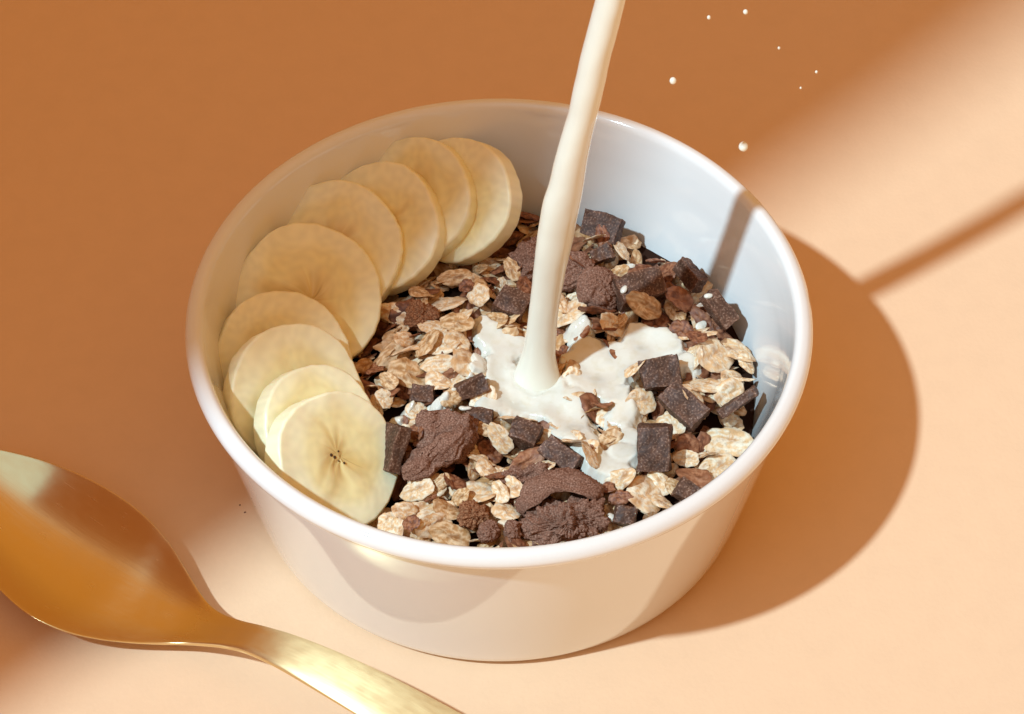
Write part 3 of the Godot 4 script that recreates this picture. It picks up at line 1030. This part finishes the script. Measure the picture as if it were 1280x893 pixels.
func build_muesli() -> void:
	start_heap()
	var pale := Color(0.80, 0.60, 0.38)
	var sets := []
	# base, pale and dark tones of: pale oat, tan oat, red-brown bran, nut, milk-wet oat
	var tones := [[Color(0.87, 0.55, 0.28), Color(0.98, 0.85, 0.64), Color(0.48, 0.21, 0.07)], [Color(0.60, 0.31, 0.12), Color(0.90, 0.64, 0.38), Color(0.28, 0.11, 0.03)],
		[Color(0.20, 0.062, 0.026), Color(0.40, 0.165, 0.08), Color(0.06, 0.017, 0.008)], [Color(0.30, 0.11, 0.048), Color(0.45, 0.20, 0.10), Color(0.13, 0.042, 0.017)], [Color(0.66, 0.52, 0.38), Color(0.85, 0.80, 0.70), Color(0.42, 0.25, 0.14)]]
	for k in 5:
		var list := []
		for i in (9 if k == 0 else 5):
			list.append(flake_mesh(k * 20 + i, 4.5, 3.0, 9, 36, tones[k][0], tones[k][1], tones[k][2], 1.0 if k != 2 else 1.5))
		sets.append(list)
	# deep layers nobody could count
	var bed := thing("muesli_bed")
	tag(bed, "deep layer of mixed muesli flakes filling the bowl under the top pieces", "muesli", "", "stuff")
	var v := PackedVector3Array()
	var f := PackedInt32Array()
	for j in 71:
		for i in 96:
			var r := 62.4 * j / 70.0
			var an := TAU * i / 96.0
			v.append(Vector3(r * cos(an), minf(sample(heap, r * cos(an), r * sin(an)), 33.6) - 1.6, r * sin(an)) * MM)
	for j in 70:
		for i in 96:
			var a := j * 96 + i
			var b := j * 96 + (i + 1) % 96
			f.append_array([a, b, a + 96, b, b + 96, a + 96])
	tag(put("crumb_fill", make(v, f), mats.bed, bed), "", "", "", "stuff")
	for k in 4:
		for s in 2:
			var mm := MultiMesh.new()
			mm.transform_format = MultiMesh.TRANSFORM_3D
			var small := flake_mesh(400 + k * 10 + s, 4.5, 3.0, 4, 18, tones[k][0], tones[k][1], tones[k][2], 1.2)
			var many: int = [230, 130, 80, 40][k]
			mm.mesh = small
			var ts := []
			for q in many:
				var r := sqrt(rng.randf()) * 58.5
				var an := rng.randf() * TAU
				var sc := rng.randf_range(0.45, 0.95)
				var t := rest(r * cos(an), r * sin(an), 4.5 * sc, 3.0 * sc, rng.randf() * TAU, rng.randfn(0.0, 0.25), rng.randfn(0.0, 0.2), 0.6)
				t.basis = t.basis.scaled_local(Vector3(sc, sc, sc))
				ts.append(t)
			mm.instance_count = ts.size()
			for q in ts.size(): mm.set_instance_transform(q, ts[q])
			var o := MultiMeshInstance3D.new()
			o.name = "flake_layer" if k + s == 0 else "flake_layer_%03d" % (k * 2 + s)
			o.multimesh = mm
			o.material_override = mats.flake
			tag(o, "", "", "", "stuff")
			bed.add_child(o, true)
	# chocolate
	var says := ["dark chocolate chunk just left of the milk stream, in shade", "curled dark chocolate slab at the back wall right of the milk stream", "small dark chocolate chunk wedged behind the flat cocoa disc near the back",
		"broad chocolate chunk behind the spill with one milk drop on it", "thin chocolate slab standing against the back right wall", "chocolate stick leaning where the stream's shadow meets the wall",
		"square chocolate chunk touching the right edge of the spill", "large chocolate square overlapping its neighbours on the right side", "chocolate bar end pointing at the right bowl wall",
		"upright chocolate square at the tip of the milk spill", "small chocolate corner at the front right lip", "small chocolate chunk at the front lip right of the lumpy cocoa cluster",
		"chocolate chunk in front of the spill below the stream, its side face showing", "chocolate chunk between the spill tip and the hollow cocoa shell", "narrow chocolate stick standing beside the frontmost banana slice",
		"chocolate sliver half buried in oats left of the long milk drip", "chocolate chunk under the long milk drip, face to the front", "chocolate chunk carrying a loose milk drop left of the spill"]
	var short := ["shaded chocolate chunk beside the stream", "curled chocolate slab", "wedged small chocolate chunk", "broad chocolate chunk with the milk drop", "thin slab on the back wall", "leaning chocolate stick",
		"chocolate square at the spill's right edge", "large overlapping chocolate square", "chocolate bar end", "upright chocolate square", "chocolate corner at the right lip", "chocolate chunk beside the lumpy cluster", "chocolate chunk below the stream",
		"chocolate chunk beside the cocoa shell", "narrow chocolate stick by the banana", "half-buried chocolate sliver", "chocolate chunk under the long drip", "chocolate chunk with the loose drop"]
	for i in CHOCOLATE.size():
		var c: Array = CHOCOLATE[i]
		var n := Vector3(c[6], c[7], c[8]).normalized()
		var u := Vector3(c[3], c[4], c[5])
		u = (u - n * u.dot(n)).normalized()
		var top := Vector3(c[0], c[1], c[2])
		stamp(top - n * 0.4, u, n, c[9], c[10])
		var o := put("chocolate_chunk", block_mesh(Vector3(c[9] * 2.0, c[11], c[10] * 2.0), minf(0.42, c[11] * 0.12), i + 1, 0.2), mats.chocolate, null, Transform3D(Basis(u, n, u.cross(n)), (top - n * c[11] * 0.5) * MM))
		tag(o, says[i], "chocolate chunk", "chocolate chunks on the muesli")
		marks.append([c[0], c[2], short[i]])
	# large cocoa pieces
	var lump_says := ["broad brown cocoa cluster with a cracked sunlit top, left of centre", "long brown cocoa cluster with a straight sunlit edge, in front of the broad one", "lumpy reddish cocoa cluster at the front lip under the hollow shell",
		"round flat cocoa disc behind the milk stream", "flat dark cocoa flake lying left of the chocolate chunks in front", "round cocoa ball at the front lip", "oval cocoa ball at the front lip beside the round one",
		"orange-brown toasted cluster next to the middle of the banana fan", "reddish toasted crumb above the cocoa balls at the front"]
	var lump_names := ["cocoa_cluster", "cocoa_cluster", "cocoa_cluster", "cocoa_disc", "cocoa_flake", "cocoa_ball", "cocoa_ball", "toasted_cluster", "toasted_cluster"]
	var lump_short := ["broad cocoa cluster", "long cocoa cluster", "lumpy reddish cluster", "flat cocoa disc", "flat dark cocoa flake", "round cocoa ball", "oval cocoa ball", "orange-brown toasted cluster", "reddish toasted crumb"]
	for i in LUMPS.size():
		marks.append([LUMPS[i][0], LUMPS[i][2], lump_short[i]])
		var c: Array = LUMPS[i]
		var n := Vector3(c[6], c[7], c[8]).normalized()
		var u := Vector3(c[3], c[4], c[5])
		u = (u - n * u.dot(n)).normalized()
		var top := Vector3(c[0], c[1], c[2])
		stamp(top - n * 0.6, u, n, c[9] * 0.9, c[10] * 0.9, true)
		var ball := i == 5 or i == 6
		var o := put(lump_names[i], block_mesh(Vector3(c[9] * 2.0, c[11] * 1.9, c[10] * 2.0), 1.5, i + 60, 0.62, 18) if i < 2 else lump_mesh(Vector3(c[9], c[11], c[10]), i + 1, 0.5 if ball else (1.7 if i == 2 else (0.8 if i < 2 else 1.2)), 0.3 if ball else (0.7 if i == 2 else 0.45), 2.1 if ball or i == 3 else (4.0 if i < 2 else 2.5), 60 if i < 3 else 40), mats.toasted if i > 6 else mats.cocoa, null, Transform3D(Basis(u, n, u.cross(n)), (top - n * c[11]) * MM))
		tag(o, lump_says[i], ["cocoa cluster", "cocoa cluster", "cocoa cluster", "cocoa disc", "cocoa flake", "cocoa ball", "cocoa ball", "toasted cluster", "toasted cluster"][i])
	var shells := [[[14.5, 37.5, 41.0], [-0.15, 0.55, 0.82], Vector3(9.8, 7.5, 5.6), 1.55, 1.8, "hollow curled cocoa shell opening towards the front lip, dark inside"], [[24.2, 37.5, -27.5], [0.35, 0.75, 0.55], Vector3(6.4, 4.2, 5.4), 1.35, 1.5, "curved cocoa shell behind the spill, beside the broad chocolate chunk"], [[18.0, 39.0, -32.5], [-0.2, 0.85, 0.45], Vector3(5.6, 3.0, 5.2), 1.25, 1.4, "domed cocoa shell directly right of the milk stream"]]
	for i in shells.size():
		var s: Array = shells[i]
		var n := Vector3(s[1][0], s[1][1], s[1][2]).normalized()
		var u := n.cross(Vector3.BACK).normalized()
		if i == 0:
			n = Vector3(-0.15, 0.42, -0.88).normalized()
			u = Vector3(0.95, 0.1, -0.25)
			u = (u - n * u.dot(n)).normalized()
		var at := Vector3(s[0][0], s[0][1], s[0][2])
		stamp(at + n * s[2].y * 0.8, u, n, s[2].x * 0.8, s[2].z * 0.7, true)
		var o := put("cocoa_shell", shell_mesh(s[2], s[3], s[4], i + 3), mats.cocoa, null, Transform3D(Basis(u, n, u.cross(n)), at * MM))
		tag(o, s[5], "cocoa shell")
		marks.append([s[0][0], s[0][2], ["hollow cocoa shell", "curved cocoa shell", "domed cocoa shell"][i]])
	marks.append_array([[-30, 33, "frontmost banana slice"], [-33, 8, "second row of banana slices"], [-30, -14, "widest banana slice"], [-14, -31, "back banana slices"], [9, 2, "foot of the milk stream"], [31, 20, "tip of the spill"], [-23.5, 13.5, "short milk drip"], [-10, 7, "long milk drip"], [62, 0, "right bowl wall"], [40, 40, "front right lip"], [15, -58, "back bowl wall"]])
	# flakes one can see
	var kinds := ["oat_flake", "oat_flake", "bran_flake", "nut_piece", "oat_flake"]
	var looks := ["pale rolled oat flake", "tan rolled oat flake", "dark red-brown bran flake", "red-brown nut piece", "whitish milk-wet oat flake"]
	var cats := ["oat flake", "oat flake", "bran flake", "nut piece", "oat flake"]
	var jobs := []
	for e in FLAKES: jobs.append(e + [1])
	var spots := 0
	var tries := 0
	while spots < 120 and tries < 4000:
		tries += 1
		var r := sqrt(rng.randf()) * 54.0
		var an := rng.randf() * TAU
		var x := r * cos(an)
		var z := r * sin(an)
		if keep[cell_at(x, z)] or under_banana(x, z, -4.0) or z > 52.0 or (in_spill(x, z) and rng.randf() < 0.6): continue
		var k := 0
		var dice := rng.randf()
		if z < -18.0: k = 2 if dice < 0.6 else (1 if dice < 0.85 else 0)
		elif x > 40.0: k = 0 if dice < 0.75 else (1 if dice < 0.9 else 2)
		else: k = 0 if dice < 0.5 else (1 if dice < 0.75 else (2 if dice < 0.93 else 3))
		var a := rng.randf_range(2.0, 4.2)
		jobs.insert(rng.randi_range(0, spots), [k, x, z, a, a * rng.randf_range(0.58, 0.85), rng.randf() * 360.0, 0])
		spots += 1
	for e in jobs:
		var k: int = e[0]
		var la: float = e[3]
		var lb: float = minf(e[4] * 1.12, e[3])
		var roll := 0.0
		if e[6] == 1 and lb < la * 0.55:
			var real := la * 0.66
			roll = minf(acos(clampf(lb / real, 0.0, 1.0)), 0.9) * (1.0 if rng.randf() < 0.35 else -1.0) * 0.75
			lb = real
		if e[6] == 0: roll = rng.randfn(0.0, 0.28)
		var t := rest(e[1], e[2], la, lb, deg_to_rad(e[5]), roll, rng.randfn(0.0, 0.1), 0.2 if keep[cell_at(e[1], e[2])] else (0.86 if e[6] == 1 else 0.6))
		t.basis = t.basis.scaled_local(Vector3(la / 4.5, clampf((la + lb) / 7.5, 0.55, 1.25), lb / 3.0))
		var list: Array = sets[k]
		var o := put(kinds[k], list[rng.randi() % list.size()], mats.flake, null, t)
		tag(o, describe(looks[k], e[1], e[2], la), cats[k], looks[k] + "s lying on the muesli")

func build_milk() -> void:
	var soft := blurred(heap, 3, 3)
	var level := blurred(heap, 9, 3)
	for i in soft.size(): soft[i] = 0.18 * soft[i] + 0.82 * (level[i] - 0.1)
	var near := blurred(heap, 2, 2)
	for i in near.size(): near[i] += 0.25
	var pour := Vector2(9.3, 1.2)
	var lift := func(x: float, z: float) -> float: return 0.6 * exp(-pow((Vector2(x - pour.x, z - pour.y).length() - 6.6 - 0.8 * noise.get_noise_2d(x * 20.0, z * 20.0)) / 1.7, 2.0))
	var none := func(_x: float, _z: float) -> float: return 0.0
	var o := put("milk_spill", spill_mesh(SPILL, soft, 1.35, 1.6, 0.3, 0.8, lift), mats.thin_milk)
	tag(o, "creamy milk spilling over the muesli around the foot of the stream", "milk")
	o = put("milk_drip", spill_mesh(DRIP_SHORT, near, 1.3, 1.2, 0.22, 0.4, none), mats.thin_milk)
	tag(o, "short thick milk drip on oats beside the frontmost banana slices", "milk drip")
	o = put("milk_drip", spill_mesh(DRIP_LONG, near, 1.3, 1.0, 0.22, 0.4, none), mats.thin_milk)
	tag(o, "long thin milk drip running down left from the spill over oats", "milk drip")
	var says := ["oval milk drop on the chocolate chunk left of the spill", "milk drop on the broad chocolate chunk behind the spill", "small milk drop on a bran flake near the back right wall", "larger milk drop on flakes near the right wall", "milk drop at the front lip by a small chocolate chunk", "milk drop highest up by the right wall"]
	for i in DROPS.size():
		var d: Array = DROPS[i]
		var y := sample(heap, d[0], d[1])
		var b := lump_mesh(Vector3(d[2] * 1.05, 0.6, d[2] * 0.7), i + 20, 0.3, 0.0, 2.0, 16)
		o = put("milk_drop", b, mats.thin_milk, null, Transform3D(Basis(Vector3.RIGHT, -0.5).rotated(Vector3.UP, i * 1.3), Vector3(d[0], y + 0.35, d[1]) * MM))
		tag(o, says[i], "milk drop", "milk drops on the muesli")
	var pts := []
	var radii := []
	for s in STREAM:
		pts.append(Vector3(s[0], s[1], s[2]))
		radii.append(s[3])
	o = put("milk_stream", tube_mesh(pts, radii, 56, 0.84, 2.2), mats.milk)
	tag(o, "thick stream of creamy milk falling into the bowl from above", "milk stream")
	var drop_says := ["milk droplet in the air right of the stream, above the back rim", "largest milk droplet in the air, near the edge of the lit tabletop", "small milk droplet near the top edge, left of a bigger one", "milk droplet at the top edge of the picture",
		"tiny milk droplet under the topmost pair", "tiny milk droplet farthest right in the air", "tiny milk droplet lowest of the tiny trio"]
	for i in AIR_DROPS.size():
		var d: Array = AIR_DROPS[i]
		var b := lump_mesh(Vector3(d[3] * 0.96, d[3] * [1.08, 1.0, 1.2, 1.1, 1.3, 1.15, 1.25][i], d[3]), i + 90, 0.12 * d[3], 0.0, 2.0, 18)
		o = put("milk_droplet", b, mats.milk, null, Transform3D(Basis(), Vector3(d[0], d[1], d[2]) * MM))
		tag(o, drop_says[i], "milk droplet", "milk droplets in the air")

func build_surroundings() -> void:
	var top := PlaneMesh.new()
	top.size = Vector2(8, 8)
	top.subdivide_width = 3
	top.subdivide_depth = 3
	tag(put("tabletop", top, mats.table), "matt orange tabletop", "", "", "structure")
	# the leaning wall panel whose edge throws the broad shadow over the back of the table
	var m := Vector3(-0.6622, -0.0745, -0.7456).normalized()
	var up := (Vector3.UP - m * Vector3.UP.dot(m)).normalized()
	var edge := Vector3(-0.1193, 0, 0.0646) - SUN * (0.44 / Vector2(SUN.x, SUN.z).length())
	var b := block_mesh(Vector3(1300, 2300, 60), 6.0, 1, 0.0, 4)
	var o := put("wall", b, mats.wall, null, Transform3D(Basis(m, up, m.cross(up)), edge + m * (0.65 - 0.0075) + up * (1.05 - edge.y)))
	tag(o, "plain terracotta wall", "", "", "structure")
	var says := ["tiny dark crumb on the table by the left side of the bowl, upper of two", "tiny dark crumb on the table by the left side of the bowl, lower of two", "tiny reddish crumb on the table above the spoon's neck", "tiny brown crumb near the edge of the spoon"]
	var i := 0
	for c in [[-64.8, 10.9, 0.22], [-63.5, 13.2, 0.24]]:
		var d := put("crumb", lump_mesh(Vector3(c[2], c[2] * 0.8, c[2] * 0.9), 70 + i, 0.1, 0.05, 2.0, 10), mats.cocoa, null, Transform3D(Basis(), Vector3(c[0], c[2] * 0.5, c[1]) * MM))
		tag(d, says[i], "crumb")
		i += 1

const SUN := Vector3(0.46415, -0.82193, -0.33015)

func _ready() -> void:
	# camera
	var cam := Camera3D.new()
	cam.fov = 12.0
	cam.near = 0.05
	cam.far = 60.0
	cam.position = Vector3(0.0031, 0.65786, 0.54743)
	cam.rotation = Vector3(-deg_to_rad(48.30), 0, 0)
	cam.current = true
	add_child(cam)
	# sky, exposure
	var env := Environment.new()
	env.background_mode = Environment.BG_SKY
	var sm := ProceduralSkyMaterial.new()
	sm.sky_top_color = lin(0.605, 0.262, 0.046)
	sm.sky_horizon_color = lin(0.42, 0.185, 0.042)
	sm.sky_curve = 0.5
	sm.ground_bottom_color = lin(0.4, 0.25, 0.14)
	sm.ground_horizon_color = lin(0.6, 0.42, 0.26)
	sm.sun_angle_max = 66.0
	sm.sun_curve = 0.45
	var sky := Sky.new()
	sky.sky_material = sm
	env.sky = sky
	env.tonemap_mode = Environment.TONE_MAPPER_LINEAR
	env.tonemap_exposure = 1.14
	env.sdfgi_enabled = true
	env.ssao_enabled = true
	env.ssil_enabled = true
	var we := WorldEnvironment.new()
	we.environment = env
	add_child(we)
	# sun
	var sun := DirectionalLight3D.new()
	sun.light_color = lin(0.60, 0.83, 0.98)
	sun.light_energy = 1.14
	sun.light_angular_distance = 1.9
	sun.shadow_enabled = true
	sun.basis = Basis.looking_at(SUN, Vector3.UP)
	add_child(sun)
	# the place and the things
	rng.seed = 20240
	noise.seed = 5
	noise.noise_type = FastNoiseLite.TYPE_SIMPLEX_SMOOTH
	noise.frequency = 0.01
	noise.fractal_type = FastNoiseLite.FRACTAL_NONE
	make_materials()
	build_surroundings()
	build_bowl()
	build_bananas()
	build_muesli()
	build_milk()
	build_spoon()
